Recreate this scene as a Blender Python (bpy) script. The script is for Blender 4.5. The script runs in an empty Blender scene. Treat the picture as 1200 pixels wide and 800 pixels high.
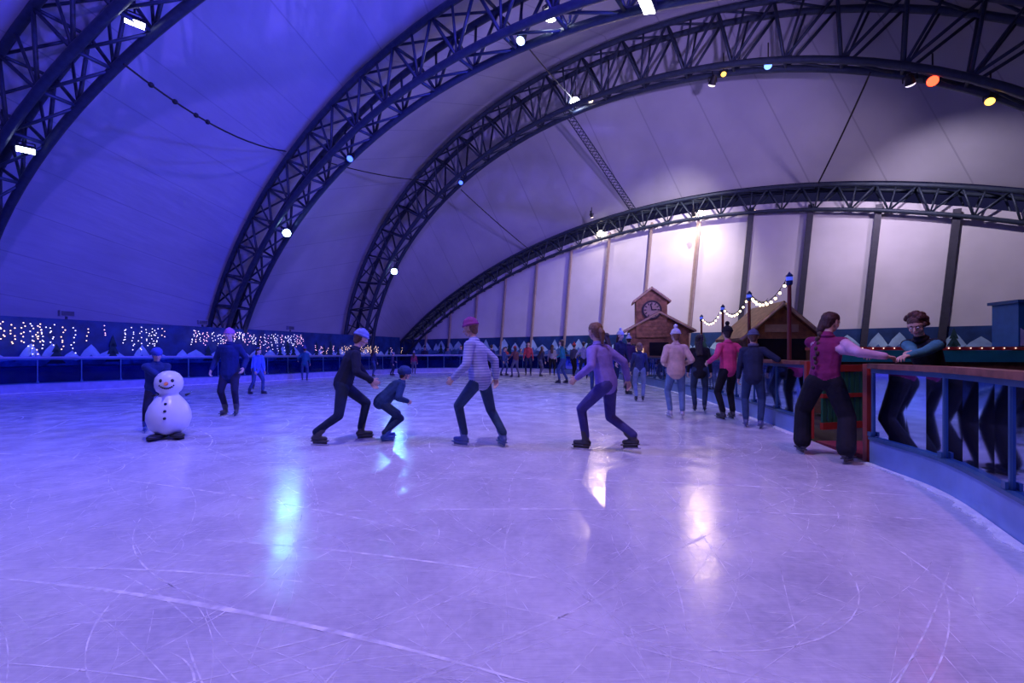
import bpy, math, random
import numpy as np
from mathutils import Vector, Matrix
random.seed(7); np.random.seed(7)
F=1200*16/36.0; HZ=413.0; CH=1.25
sc=bpy.context.scene
COL=sc.collection
V=lambda *a: np.array(a,dtype=float)
def nrm(v):
    v=np.asarray(v,float); l=np.linalg.norm(v); return v/l if l>1e-9 else V(0,0,1)
def P(px,py,Y): return V((px-600)/F*Y, Y, CH-(py-HZ)/F*Y)
def G(px,py):
    Y=F*CH/(py-HZ); return V((px-600)/F*Y,Y,0)

# ---------------- materials ----------------
MATS={}
def mat(name,col,rough=.6,metal=0,var=.12,scale=6,bump=0,bscale=40,emit=None,es=0,spec=.5,stripes=None):
    if name in MATS: return MATS[name]
    m=bpy.data.materials.new(name); m.use_nodes=True
    nt=m.node_tree; b=nt.nodes['Principled BSDF']
    b.inputs['Roughness'].default_value=rough; b.inputs['Metallic'].default_value=metal
    b.inputs['Specular IOR Level'].default_value=spec
    tc=nt.nodes.new('ShaderNodeTexCoord')
    nz=nt.nodes.new('ShaderNodeTexNoise'); nz.inputs['Scale'].default_value=scale; nz.inputs['Detail'].default_value=3
    nt.links.new(tc.outputs['Object'],nz.inputs['Vector'])
    rp=nt.nodes.new('ShaderNodeValToRGB')
    c=V(*col)
    lo=np.clip(c*(1-var),0,1); hi=np.clip(c*(1+var),0,1)
    rp.color_ramp.elements[0].position=.3; rp.color_ramp.elements[1].position=.7
    rp.color_ramp.elements[0].color=(*lo,1); rp.color_ramp.elements[1].color=(*hi,1)
    nt.links.new(nz.outputs['Fac'],rp.inputs['Fac'])
    out=rp.outputs['Color']
    if stripes:
        wv=nt.nodes.new('ShaderNodeTexWave'); wv.bands_direction='Z'; wv.inputs['Scale'].default_value=stripes[1]; wv.inputs['Distortion'].default_value=.6
        nt.links.new(tc.outputs['Object'],wv.inputs['Vector'])
        mx=nt.nodes.new('ShaderNodeMixRGB'); mx.inputs['Color2'].default_value=(*stripes[0],1)
        r2=nt.nodes.new('ShaderNodeValToRGB'); r2.color_ramp.elements[0].position=.6; r2.color_ramp.elements[1].position=.75
        nt.links.new(wv.outputs['Fac'],r2.inputs['Fac'])
        nt.links.new(r2.outputs['Color'],mx.inputs['Fac']); nt.links.new(out,mx.inputs['Color1']); out=mx.outputs['Color']
    nt.links.new(out,b.inputs['Base Color'])
    if bump>0:
        n2=nt.nodes.new('ShaderNodeTexNoise'); n2.inputs['Scale'].default_value=bscale; n2.inputs['Detail'].default_value=2
        nt.links.new(tc.outputs['Object'],n2.inputs['Vector'])
        bp=nt.nodes.new('ShaderNodeBump'); bp.inputs['Strength'].default_value=bump; bp.inputs['Distance'].default_value=.02
        nt.links.new(n2.outputs['Fac'],bp.inputs['Height']); nt.links.new(bp.outputs['Normal'],b.inputs['Normal'])
    if emit:
        b.inputs['Emission Color'].default_value=(*emit,1); b.inputs['Emission Strength'].default_value=es
        m.cycles.emission_sampling='NONE'
    MATS[name]=m; return m
def fabric(col,stripes=None):
    k='fabric_%02d_%02d_%02d%s'%(col[0]*99,col[1]*99,col[2]*99,'s' if stripes else '')
    return mat(k,col,.85,var=.18,scale=9,bump=.5,bscale=14,stripes=stripes,spec=.25)

# ---------------- mesh builder ----------------
class MB:
    def __init__(s): s.v=[]; s.f=[]; s.m=[]; s.mats=[]
    def mi(s,m):
        if m not in s.mats: s.mats.append(m)
        return s.mats.index(m)
    def add(s,vs,fs,m):
        o=len(s.v); k=s.mi(m)
        s.v.extend([tuple(map(float,x)) for x in vs])
        for f in fs: s.f.append(tuple(int(i)+o for i in f)); s.m.append(k)
    def box(s,c,size,m,rz=0,M=None):
        c=V(*c); h=V(*size)/2; R=np.array(Matrix.Rotation(rz,3,'Z')) if M is None else np.array(M)
        vs=[c+R@(h*V(x,y,z)) for x in(-1,1) for y in(-1,1) for z in(-1,1)]
        s.add(vs,[(0,1,3,2),(4,6,7,5),(0,4,5,1),(2,3,7,6),(0,2,6,4),(1,5,7,3)],m)
    def tube(s,p0,p1,r,m,n=6,r1=None):
        p0=V(*p0);p1=V(*p1); r1=r if r1 is None else r1
        d=nrm(p1-p0); a=nrm(np.cross(d,V(0,0,1) if abs(d[2])<.9 else V(1,0,0))); b=np.cross(d,a)
        vs=[p+rr*(math.cos(2*math.pi*i/n)*a+math.sin(2*math.pi*i/n)*b) for p,rr in((p0,r),(p1,r1)) for i in range(n)]
        fs=[(i,(i+1)%n,n+(i+1)%n,n+i) for i in range(n)]+[tuple(range(n))[::-1],tuple(range(n,2*n))]
        s.add(vs,fs,m)
    def ptube(s,pts,r,m,n=6):
        pts=[V(*p) for p in pts]; vs=[]; N=len(pts)
        for i,p in enumerate(pts):
            d=nrm(pts[min(i+1,N-1)]-pts[max(i-1,0)])
            if i==0: a=nrm(np.cross(d,V(0.3,0.9,0.1)))
            a=nrm(a-np.dot(a,d)*d); b=np.cross(d,a)
            vs+=[p+r*(math.cos(2*math.pi*k/n)*a+math.sin(2*math.pi*k/n)*b) for k in range(n)]
        fs=[(i*n+k,i*n+(k+1)%n,(i+1)*n+(k+1)%n,(i+1)*n+k) for i in range(N-1) for k in range(n)]
        fs+=[tuple(range(n))[::-1],tuple(range((N-1)*n,N*n))]
        s.add(vs,fs,m)
    def ell(s,c,r,m,nu=16,nv=10,M=None):
        c=V(*c); r=V(*(r if hasattr(r,'__len__') else (r,r,r))); R=np.eye(3) if M is None else np.array(M)
        vs=[c+R@(r*V(0,0,-1))]
        for j in range(1,nv):
            th=math.pi*j/nv
            vs+=[c+R@(r*V(math.sin(th)*math.cos(2*math.pi*i/nu),math.sin(th)*math.sin(2*math.pi*i/nu),-math.cos(th))) for i in range(nu)]
        vs.append(c+R@(r*V(0,0,1)))
        fs=[(0,1+(i+1)%nu,1+i) for i in range(nu)]
        for j in range(nv-2):
            fs+=[(1+j*nu+i,1+j*nu+(i+1)%nu,1+(j+1)*nu+(i+1)%nu,1+(j+1)*nu+i) for i in range(nu)]
        t=len(vs)-1
        fs+=[(1+(nv-2)*nu+i,1+(nv-2)*nu+(i+1)%nu,t) for i in range(nu)]
        s.add(vs,fs,m)
    def lathe(s,prof,c,m,n=28):
        c=V(*c); vs=[]
        for r,z in prof: vs+=[c+V(r*math.cos(2*math.pi*i/n),r*math.sin(2*math.pi*i/n),z) for i in range(n)]
        fs=[(j*n+i,j*n+(i+1)%n,(j+1)*n+(i+1)%n,(j+1)*n+i) for j in range(len(prof)-1) for i in range(n)]
        fs+=[tuple(range(n))[::-1],tuple(range((len(prof)-1)*n,len(prof)*n))]
        s.add(vs,fs,m)
    def obj(s,name,smooth=False,origin=None):
        me=bpy.data.meshes.new(name)
        o=V(*origin) if origin is not None else V(0,0,0)
        me.from_pydata([tuple(V(*v)-o) for v in s.v],[],s.f)
        for m in s.mats: me.materials.append(m)
        me.polygons.foreach_set('material_index',s.m)
        if smooth: me.polygons.foreach_set('use_smooth',[True]*len(s.f))
        me.update(); ob=bpy.data.objects.new(name,me); ob.location=tuple(o); COL.objects.link(ob); return ob

# ---------------- human builder ----------------
def capmesh(p0,p1,r0,r1,flat,side,n):
    d=p1-p0; L=np.linalg.norm(d)
    d=d/L if L>1e-6 else V(0,0,1)
    if side is None: side=V(1,0,0) if abs(d[0])<.9 else V(0,1,0)
    a=nrm(side-np.dot(side,d)*d); b=np.cross(d,a)
    rows=[(p0+d*r0*math.sin(g),r0*math.cos(g)) for g in(-1.05,-.52,0)]+[(p1+d*r1*math.sin(g),r1*math.cos(g)) for g in(0,.52,1.05)]
    vs=[p0-d*r0]
    for c,r in rows:
        vs+=[c+r*math.cos(2*math.pi*i/n)*a+r*flat*math.sin(2*math.pi*i/n)*b for i in range(n)]
    vs.append(p1+d*r1)
    fs=[(0,1+(i+1)%n,1+i) for i in range(n)]
    for j in range(5): fs+=[(1+j*n+i,1+j*n+(i+1)%n,1+(j+1)*n+(i+1)%n,1+(j+1)*n+i) for i in range(n)]
    fs+=[(1+5*n+i,1+5*n+(i+1)%n,1+6*n) for i in range(n)]
    return vs,fs,(p0,d,L,a,b)
def blob(prims,vox,smooth=2,n=12):
    vs=[];fs=[];inf=[]
    for pr in prims:
        lab,p0,p1,r0,r1=pr[:5]; flat=pr[5] if len(pr)>5 else 1; side=pr[6] if len(pr)>6 else None
        v,f,i=capmesh(V(*p0),V(*p1),r0,r1,flat,side,n); o=len(vs); vs+=v; fs+=[tuple(k+o for k in q) for q in f]
        inf.append((lab,i,r0,r1,flat))
    me=bpy.data.meshes.new('t'); me.from_pydata([tuple(v) for v in vs],[],fs)
    ob=bpy.data.objects.new('t',me); COL.objects.link(ob)
    md=ob.modifiers.new('r','REMESH'); md.mode='VOXEL'; md.voxel_size=vox
    if smooth: sm=ob.modifiers.new('s','SMOOTH'); sm.factor=.5; sm.iterations=smooth
    dg=bpy.context.evaluated_depsgraph_get(); m2=bpy.data.meshes.new_from_object(ob.evaluated_get(dg))
    nv=len(m2.vertices); co=np.empty(nv*3); m2.vertices.foreach_get('co',co); co=co.reshape(-1,3)
    faces=[tuple(p.vertices) for p in m2.polygons]
    fc=np.array([co[list(f)].mean(0) for f in faces]) if faces else np.zeros((0,3))
    best=np.full(len(fc),1e9); lb=np.zeros(len(fc),int); labs=[]
    for lab,(p0,d,L,a,b),r0,r1,flat in inf:
        if lab not in labs: labs.append(lab)
        q=fc-p0; t=np.clip(q@d/max(L,1e-6),0,1); w=q-np.outer(t*L,d)
        ds=np.sqrt((w@a)**2+((w@b)/flat)**2+(w@d)**2)-(r0+(r1-r0)*t)
        k=ds<best; best[k]=ds[k]; lb[k]=labs.index(lab)
    bpy.data.objects.remove(ob); bpy.data.meshes.remove(me); bpy.data.meshes.remove(m2)
    return co,faces,[labs[i] for i in lb]
def ik(root,tgt,l1,l2,pole):
    d=tgt-root; L=np.linalg.norm(d); mx=(l1+l2)*.995
    if L>mx: d=d/L*mx; L=mx; tgt=root+d
    dn=d/L; a=(l1*l1-l2*l2+L*L)/(2*L); hh=math.sqrt(max(l1*l1-a*a,0))
    p=nrm(pole-np.dot(pole,dn)*dn)
    return root+dn*a+p*hh, tgt
SKIN=(.62,.40,.30)
def person(name,pos,h,H=1.7,lean=4,sway=0,twist=0,feet=((-.1,0,0),(.1,0,0)),fyaw=(-10,10),pel=(0,0,0),hands=(None,None),hdir=(None,None),
           look=(0,0),top=(.1,.1,.2),sleeve=None,legs=(.03,.03,.05),boot=(.05,.05,.06),hair=(.05,.03,.02),style='short',hat=None,
           bulk=1.0,coat=.06,wide=1.0,glove=None,q=1,skates=True,z0=0,skin=SKIN,stripes=None,scarf=None,hc=(.05,.05,.08),hc2=None):
    s=H/1.75; hr=math.radians(h)
    R=np.array([[math.cos(hr),math.sin(hr),0],[-math.sin(hr),math.cos(hr),0],[0,0,1]])
    if skates: z0=z0+.003
    pos=V(pos[0],pos[1],z0)
    tl=lambda w: R.T@(V(*w)-pos)/s
    sk=.055 if skates else 0
    pelv=V(pel[0],pel[1],.93+sk+pel[2]); le=math.radians(lean); sw=math.radians(sway); tws=math.radians(twist)
    u=nrm(V(math.sin(sw),math.sin(le),math.cos(le)))
    x=V(math.cos(tws),-math.sin(tws),0); x=nrm(x-np.dot(x,u)*u); f=np.cross(u,x); b=bulk
    sl='sleeve' if sleeve else 'top'
    pr=[]
    A=lambda *a: pr.append(a)
    X0=V(1,0,0)
    A('legs',pelv-X0*.06-V(0,0,.01),pelv+X0*.06-V(0,0,.01),.118,.118,.98)
    A('top',pelv+u*(.085-coat),pelv+u*.16,.150*b+coat*.12,.142*b,.80,x)
    A('top',pelv+u*.12,pelv+u*.36,.142*b,.160*b,.74,x)
    A('top',pelv+u*.34,pelv+u*.43,.158*b,.12*b,.72,x)
    shc=pelv+u*.455
    SL=shc-x*(.165*(.8+.2*b)); SR=shc+x*(.165*(.8+.2*b))
    A('top',SL,SR,.066*b,.066*b)
    N=pelv+u*.52
    A('top',pelv+u*.44,N+u*.02,.085,.07)
    ft=[]
    for i,(fx,fy,fz) in enumerate(feet):
        sg=-1 if i==0 else 1
        hip=pelv+X0*sg*.088-V(0,0,.03)
        ank=V(fx,fy,fz+.085+sk)
        fy_=math.radians(fyaw[i]); fd=V(math.sin(fy_),math.cos(fy_),0)
        kn,ank=ik(hip,ank,.445,.425,fd*1.0+V(sg*.08,0,0))
        w=wide
        A('legs',hip,kn,.098*(.5+.5*w),.070*w); A('legs',kn,ank+V(0,0,.05)-V(0,0,.02)*(w>1.1),.068*w,.054*w*w)
        if fz>.04: fd=nrm(fd+V(0,0,-min(1.0,fz*3.0)))
        fu=nrm(np.cross(np.cross(fd,V(0,0,1)),fd))
        sh_=nrm(kn-ank)
        A('boot',ank,ank+sh_*.11,.05,.053)
        A('boot',ank-fu*.042-fd*.035,ank-fu*.045+fd*.145,.043,.033,.85,fu)
        ft.append((ank,fd,fu))
    hd=[]
    for i in (0,1):
        sg=-1 if i==0 else 1; S=SL if i==0 else SR
        t=hands[i]
        if t is None: tg=S+x*sg*.09+V(0,0,-.52)+f*.10
        elif t[0]=='w': tg=tl(t[1:])
        else: tg=pelv+V(*t[1:])
        el,wr=ik(S,tg,.285,.255,-f*.8-u*.5+x*sg*.5)
        A(sl,S,el,.062*b,.051*b); A(sl,el,wr-nrm(wr-el)*.015,.051*b,.039*b)
        hd.append((el,wr,sg))
    vox={0:.011,1:.015,2:.022,3:.032}[q]
    co,fa,la=blob(pr,vox,3)
    allv=[co];allf=[fa];alll=[la]
    yw,pt=map(math.radians,look)
    hu=nrm(u*.55+V(0,0,.45)); hf=f*math.cos(yw)+x*math.sin(yw); hf=nrm(hf-np.dot(hf,hu)*hu)
    hf2=hf*math.cos(pt)+hu*math.sin(pt); hu=hu*math.cos(pt)-hf*math.sin(pt); hf=hf2; hs=np.cross(hf,hu)
    C=N+u*.055+hu*.135+hf*.015
    k=lambda a,bb,c: C+hs*a+hf*bb+hu*c
    pr=[]
    A('skin',N-u*.02,C-hu*.06-hf*.015,.054,.050)
    A('skin',k(0,-.028,.03),k(0,.022,.03),.079,.076)
    A('skin',k(0,.035,.03),k(0,.05,-.068),.062,.036,1.05,hs)
    A('skin',k(-.036,.05,-.03),k(.036,.05,-.03),.030,.030)
    A('skin',k(-.03,.03,-.065),k(.03,.03,-.065),.03,.03)
    A('skin',k(0,.097,.004),k(0,.112,-.028),.008,.013)
    A('lip',k(-.016,.085,-.058),k(.016,.085,-.058),.0085,.0085)
    A('hairb',k(-.042,.086,.026),k(-.018,.094,.030),.006,.006); A('hairb',k(.018,.094,.030),k(.042,.086,.026),.006,.006)
    for sg in(-1,1): A('skin',k(sg*.080,-.005,.012),k(sg*.078,0,-.022),.018,.012,.45,hf)
    A('hair',k(0,-.036,.040),k(0,.008,.052),.089,.082)
    A('hair',k(0,-.045,.01),k(0,-.05,-.045),.075,.055)
    if style in('long','bob'):
        for sg in(-1,0,1): A('hair',k(sg*.055,-.035,.02),k(sg*.058,-.06,-.10),.045,.042)
    if style=='long':
        for sg in(-1,0,1): A('hair',k(sg*.05,-.06,-.08),pelv+u*.33-f*.125*b+x*sg*.05,.046,.028)
    if style=='braid':
        A('hair',k(-.03,-.06,0),k(-.045,-.075,-.10),.055,.045)
        st=k(-.05,-.085,-.11); en=pelv+u*.13-f*.155*b-x*.07
        for j in range(9):
            g=j/8.; c=st*(1-g)+en*g+x*(.010*(1 if j%2 else -1)); A('hair',c,c+V(0,0,-.01),.033-.012*g,.03-.012*g)
    if style=='pony':
        A('hair',k(0,-.10,.03),k(0,-.14,-.03),.03,.04); A('hair',k(0,-.14,-.03),k(0,-.12,-.17),.04,.02)
    if style=='curly':
        rr=random.Random(3)
        for j in range(60):
            th=rr.uniform(0,6.28); ph=rr.uniform(-.5,1.5); dd=V(math.cos(th)*math.cos(ph),math.sin(th)*math.cos(ph)-.25,math.sin(ph))
            if dd[1]>.45: continue
            c=k(dd[0]*.10,dd[1]*.115-.01,dd[2]*.105+.035); A('hair',c,c+hu*.01,.028,.026)
    if hat in('beanie','bobble'):
        A('hat',k(0,-.032,.062),k(0,.010,.070),.095,.087); A('hat',k(0,-.03,.10),k(0,-.01,.125),.07,.045)
        for j in range(14):
            t0=2*math.pi*j/14; t1=2*math.pi*(j+1)/14
            A('hat',k(.088*math.cos(t0),-.012+.104*math.sin(t0),.048),k(.088*math.cos(t1),-.012+.104*math.sin(t1),.048),.019,.019)
        if hat=='bobble': A('hat2',k(0,-.015,.195),k(0,-.015,.20),.042,.042)
    if hat=='helmet':
        A('hat',k(0,-.032,.062),k(0,.018,.068),.108,.10); A('hat',k(0,-.07,.05),k(0,.05,.055),.085,.08)
        for sg in(-1,1): A('hat',k(sg*.088,0,.02),k(sg*.05,.02,-.09),.007,.007)
    c0,rx,ry,rr_,lb_=(N+u*.035,.068,.075,.03,'scarf') if scarf else (N+u*.01,.062,.066,.024,'top')
    for j in range(12):
        t0=2*math.pi*j/12; t1=2*math.pi*(j+1)/12
        A(lb_,c0+x*rx*math.cos(t0)+f*ry*math.sin(t0),c0+x*rx*math.cos(t1)+f*ry*math.sin(t1),rr_,rr_)
    co,fa,la=blob(pr,{0:.0055,1:.008,2:.013,3:.022}[q],1)
    allv.append(co);allf.append(fa);alll.append(la)
    for i,(el,wr,sg) in enumerate(hd):
        d=nrm(wr-el)
        if hdir[i] is not None: d=nrm(R.T@V(*hdir[i]))
        n_=nrm(-x*sg if hdir[i] is None else V(0,0,-1)); n_=nrm(n_-np.dot(n_,d)*d); sd=np.cross(d,n_)
        if hdir[i] is None:
            if np.dot(sd,f)<0: sd=-sd
        else:
            if np.dot(sd,x*sg)>0: sd=-sd
        hl='glove' if glove else 'skin'
        pr=[]
        A(hl,wr-d*.03,wr+d*.02,.027,.029,.75,sd)
        A(hl,wr+d*.025,wr+d*.072,.034,.040,.36,sd)
        for j,(o,ln) in enumerate(((.030,.070),(.010,.080),(-.010,.074),(-.029,.058))):
            p=wr+d*(.088-.004*abs(j-1))+sd*o; cu=.35+.08*j
            q1=p+(d*math.cos(cu)+n_*math.sin(cu))*ln*.45; q2=q1+(d*math.cos(cu*2)+n_*math.sin(cu*2))*ln*.32; q3=q2+(d*math.cos(cu*2.8)+n_*math.sin(cu*2.8))*ln*.26
            A(hl,p-d*.012,q1,.0095,.009); A(hl,q1,q2,.009,.008); A(hl,q2,q3,.008,.007)
        tb=wr+d*.022+sd*.028; t1=tb+nrm(d*.75+sd*.7+n_*.3)*.04; t2=t1+nrm(d+sd*.25+n_*.35)*.03
        A(hl,tb,t1,.014,.011); A(hl,t1,t2,.011,.009)
        co,fa,la=blob(pr,{0:.0038,1:.006,2:.010,3:.016}[q],1,8)
        allv.append(co);allf.append(fa);alll.append(la)
    ex=MB()
    if q<=1:
        for sg in(-1,1):
            ex.ell(k(sg*.031,.088,.006),.0125,'eyew',10,6); ex.ell(k(sg*.031,.0975,.006),.0062,'eyeb',8,5)
    for ank,fd,fu in ft:
        sd=np.cross(fd,fu); M=np.stack([fd,sd,fu],1)
        if skates:
            base=ank-fu*.085
            ex.box(base+fd*.06-fu*.045,(.29,.005,.02),'metal',M=M)
            ex.box(base+fd*.06-fu*.012,(.22,.012,.05),'boot',M=M)
            ex.box(base+fd*.06+fu*.006,(.25,.07,.014),'boot',M=M)
        else: ex.box(ank-fu*.077+fd*.06,(.26,.085,.016),'boot',M=M)
    allv.append(np.array(ex.v)); allf.append(ex.f); alll.append([ex.mats[i] for i in ex.m])
    off=0; FV=[];FL=[]
    for v_,f_ in zip(allv,allf):
        FV.append(v_); FL+= [tuple(a+off for a in ff) for ff in f_]; off+=len(v_)
    W=np.concatenate(FV)*s@R.T
    LLb=[y for l_ in alll for y in l_]
    used=[]
    for l_ in LLb:
        if l_ not in used: used.append(l_)
    mf={'skin':lambda:mat('skin_%d'%int(skin[0]*100),skin,.5,var=.05,spec=.4),'top':lambda:fabric(top,stripes),'sleeve':lambda:fabric(sleeve or top),
        'legs':lambda:fabric(legs),'boot':lambda:mat('boot_%d_%d_%d'%tuple(int(c*99) for c in boot),boot,.4),'hair':lambda:mat('hair_%d'%int(hair[0]*1000),hair,.5,var=.4,scale=60,bump=.6,bscale=90),
        'hairb':lambda:mat('brow',(.05,.03,.02),.6),'hat':lambda:fabric(hc),'hat2':lambda:fabric(hc2 or hc),'lip':lambda:mat('lip',(.5,.18,.17),.4),'eyew':lambda:mat('eye_white',(.8,.8,.8),.2,var=0),
        'eyeb':lambda:mat('iris',(.04,.03,.02),.1),'metal':lambda:mat('blade_steel',(.6,.6,.65),.2,1),'glove':lambda:fabric(glove),'scarf':lambda:fabric(scarf)}
    me=bpy.data.meshes.new(name); me.from_pydata([tuple(r) for r in W],[],FL)
    for l_ in used: me.materials.append(mf[l_]())
    ix={l_:i for i,l_ in enumerate(used)}
    me.polygons.foreach_set('material_index',[ix[l_] for l_ in LLb]); me.polygons.foreach_set('use_smooth',[l_!='metal' for l_ in LLb])
    me.update()
    ob=bpy.data.objects.new(name,me); ob.location=tuple(pos); COL.objects.link(ob); return ob

# ---------------- arches ----------------
class Arch:
    def __init__(s,y0,m,cx,a,h,e,depth,w,mo=.14):
        s.y0=y0;s.m=m;s.cx=cx;s.a=a;s.h=h;s.e=e;s.depth=depth;s.w=w;s.mo=mo
        s.d=nrm(V(1,-m,0)); s.n=V(m,1,0)/math.hypot(1,m)
    def c(s,t,off=0):
        def pt(t):
            X=s.cx-s.a*math.cos(t); z=s.h*(max(math.sin(t),0)**2)**s.e
            return V(X,s.y0-s.m*X,z)
        e=1e-3; p=pt(t); tg=nrm(pt(min(t+e,math.pi))-pt(max(t-e,0)))
        nn=nrm(np.cross(s.n,tg))
        if t<.02: nn=-s.d
        elif t>math.pi-.02: nn=s.d
        elif nn[2]<0: nn=-nn
        return p+nn*off
    def hit(s,px,py):
        uu=(px-600)/F; Y=s.y0/(1+s.m*uu); return P(px,py,Y)
AA=Arch(8.08,.41,-1,20.2,12.4,.45,2.0,1.3,.3)
AB=Arch(14.0,.72,-.8,15.8,11.7,.647,1.7,1.2,.35)
AC=Arch(27.0,.72,4.8,16.9,15.6,.5,2.3,1.0,.85)
AD=Arch(34.0,.72,10.0,20.9,9.5,.868,1.15,.9,.3)
steel=mat('truss_steel_blue',(.035,.05,.085),.5,.2,var=.2)
def truss(ar,nb,rc,rd):
    mb=MB()
    ts=np.linspace(0.0,math.pi,400); pts=np.array([ar.c(t) for t in ts]); L=np.concatenate([[0],np.cumsum(np.linalg.norm(np.diff(pts,axis=0),axis=1))])
    tt=np.interp(np.linspace(0,L[-1],2*nb+1),L,ts)
    hd=ar.depth/2; rows={}
    for nm,off,w in(('o1',hd,-ar.w/2),('o2',hd,ar.w/2),('i1',-hd,-ar.w*.36),('i2',-hd,ar.w*.36)):
        rows[nm]=[ar.c(t,off)+ar.n*w for t in tt]
        for p in rows[nm]: p[2]=max(p[2],0.0)
        mb.ptube(rows[nm],rc,steel,8)
    for i in range(nb):
        a=2*i
        for o,n_ in(('o1','i1'),('o2','i2')):
            mb.tube(rows[o][a],rows[n_][a+1],rd,steel,5); mb.tube(rows[n_][a+1],rows[o][a+2],rd,steel,5)
            mb.tube(rows[o][a+1],rows[n_][a+1],rd*.8,steel,5)
        mb.tube(rows['o1'][a],rows['o2'][a],rd,steel,5); mb.tube(rows['o1'][a],rows['o2'][a+2],rd*.8,steel,5)
        mb.tube(rows['i1'][a+1],rows['i2'][a+1],rd,steel,5)
        if i<nb-1: mb.tube(rows['i1'][a+1],rows['i2'][a+3],rd*.8,steel,5)
    for q in(0,-1):
        c=(rows['o1'][q]+rows['i2'][q])/2; mb.box((c[0],c[1],.1),(2.4,1.6,.2),steel)
    return mb.obj('roof_arch_truss',True)
truss(AA,27,.13,.06); truss(AB,26,.13,.06); truss(AC,27,.14,.065); truss(AD,38,.10,.045)

# ---------------- membrane ----------------
mm=bpy.data.materials.new('tent_membrane'); mm.use_nodes=True; nt=mm.node_tree; b=nt.nodes['Principled BSDF']
b.inputs['Roughness'].default_value=.6; b.inputs['Specular IOR Level'].default_value=.2
uv=nt.nodes.new('ShaderNodeUVMap'); sx=nt.nodes.new('ShaderNodeSeparateXYZ'); nt.links.new(uv.outputs[0],sx.inputs[0])
def math_(op,a,bv=None):
    n=nt.nodes.new('ShaderNodeMath'); n.operation=op
    for i,x_ in enumerate((a,bv)):
        if x_ is None: continue
        if isinstance(x_,(int,float)): n.inputs[i].default_value=x_
        else: nt.links.new(x_,n.inputs[i])
    return n.outputs[0]
def seam(src,k,w):
    fr=math_('FRACT',math_('MULTIPLY',src,k)); dd=math_('ABSOLUTE',math_('SUBTRACT',fr,.5)); return math_('GREATER_THAN',dd,.5-w)
s1=seam(sx.outputs[0],26,.012)
tc=nt.nodes.new('ShaderNodeTexCoord'); nz=nt.nodes.new('ShaderNodeTexNoise'); nz.inputs['Scale'].default_value=.25; nz.inputs['Detail'].default_value=5
nt.links.new(tc.outputs['Object'],nz.inputs['Vector'])
rp=nt.nodes.new('ShaderNodeValToRGB'); rp.color_ramp.elements[0].color=(.42,.41,.48,1); rp.color_ramp.elements[1].color=(.58,.57,.63,1); rp.color_ramp.elements[0].position=.3; rp.color_ramp.elements[1].position=.7
nt.links.new(nz.outputs['Fac'],rp.inputs['Fac'])
mx=nt.nodes.new('ShaderNodeMixRGB'); mx.inputs['Color2'].default_value=(.34,.33,.4,1); nt.links.new(rp.outputs[0],mx.inputs['Color1']); nt.links.new(math_('MULTIPLY',s1,.7),mx.inputs['Fac'])
nt.links.new(mx.outputs[0],b.inputs['Base Color'])
n2=nt.nodes.new('ShaderNodeTexNoise'); mp_=nt.nodes.new('ShaderNodeMapping'); mp_.inputs['Scale'].default_value=(60,3,1); nt.links.new(uv.outputs[0],mp_.inputs[0]); nt.links.new(mp_.outputs[0],n2.inputs['Vector']); n2.inputs['Scale'].default_value=1; n2.inputs['Detail'].default_value=3
bp=nt.nodes.new('ShaderNodeBump'); bp.inputs['Strength'].default_value=.35; bp.inputs['Distance'].default_value=.15; nt.links.new(n2.outputs['Fac'],bp.inputs['Height']); nt.links.new(bp.outputs[0],b.inputs['Normal'])
AZ=Arch(8.08-24,.2,-4,22,12.4,.45,2.0,1.3)
arcs=[AZ,AA,AB,AC,AD]
NT=120; rows=[]; vpar=[]
def arow(ar): return np.array([ar.c(t,ar.depth/2+ar.mo) for t in np.linspace(0,math.pi,NT+1)])
R_=[arow(a) for a in arcs]
for k_ in range(4):
    n=14
    for j in range(n+(k_==3)):
        g=j/n; row=R_[k_]*(1-g)+R_[k_+1]*g
        cen=(R_[k_][0]+R_[k_][-1])/2*(1-g)+(R_[k_+1][0]+R_[k_+1][-1])/2*g
        sag=math.sin(math.pi*g)*(.02,.012,.0,.0)[k_]
        t=np.linspace(0,math.pi,NT+1)
        wgt=(np.abs(np.sin(t))**.7)[:,None]
        row=row-(row-cen)*sag*wgt
        row[:,2]=np.maximum(row[:,2],0); rows.append(row); vpar.append(k_+g)
me=bpy.data.meshes.new('ceiling'); nr=len(rows)
me.from_pydata([tuple(p) for r in rows for p in r],[],[(i*(NT+1)+j,i*(NT+1)+j+1,(i+1)*(NT+1)+j+1,(i+1)*(NT+1)+j) for i in range(nr-1) for j in range(NT)])
ul=me.uv_layers.new(name='UVMap')
for lp in me.loops:
    i,j=divmod(lp.vertex_index,NT+1); ul.data[lp.index].uv=(j/NT,vpar[i])
me.materials.append(mm); me.polygons.foreach_set('use_smooth',[True]*len(me.polygons)); me.update()
o=bpy.data.objects.new('ceiling',me); COL.objects.link(o)
mb=MB(); r=rows[0]; bw=mat('rear_drape',(.12,.11,.2),.8)
mb.add([tuple(p) for p in r]+[(r[:,0].mean(),r[:,1].mean(),0)],[(i,i+1,NT+1) for i in range(NT)],bw); mb.obj('wall_back')

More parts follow.
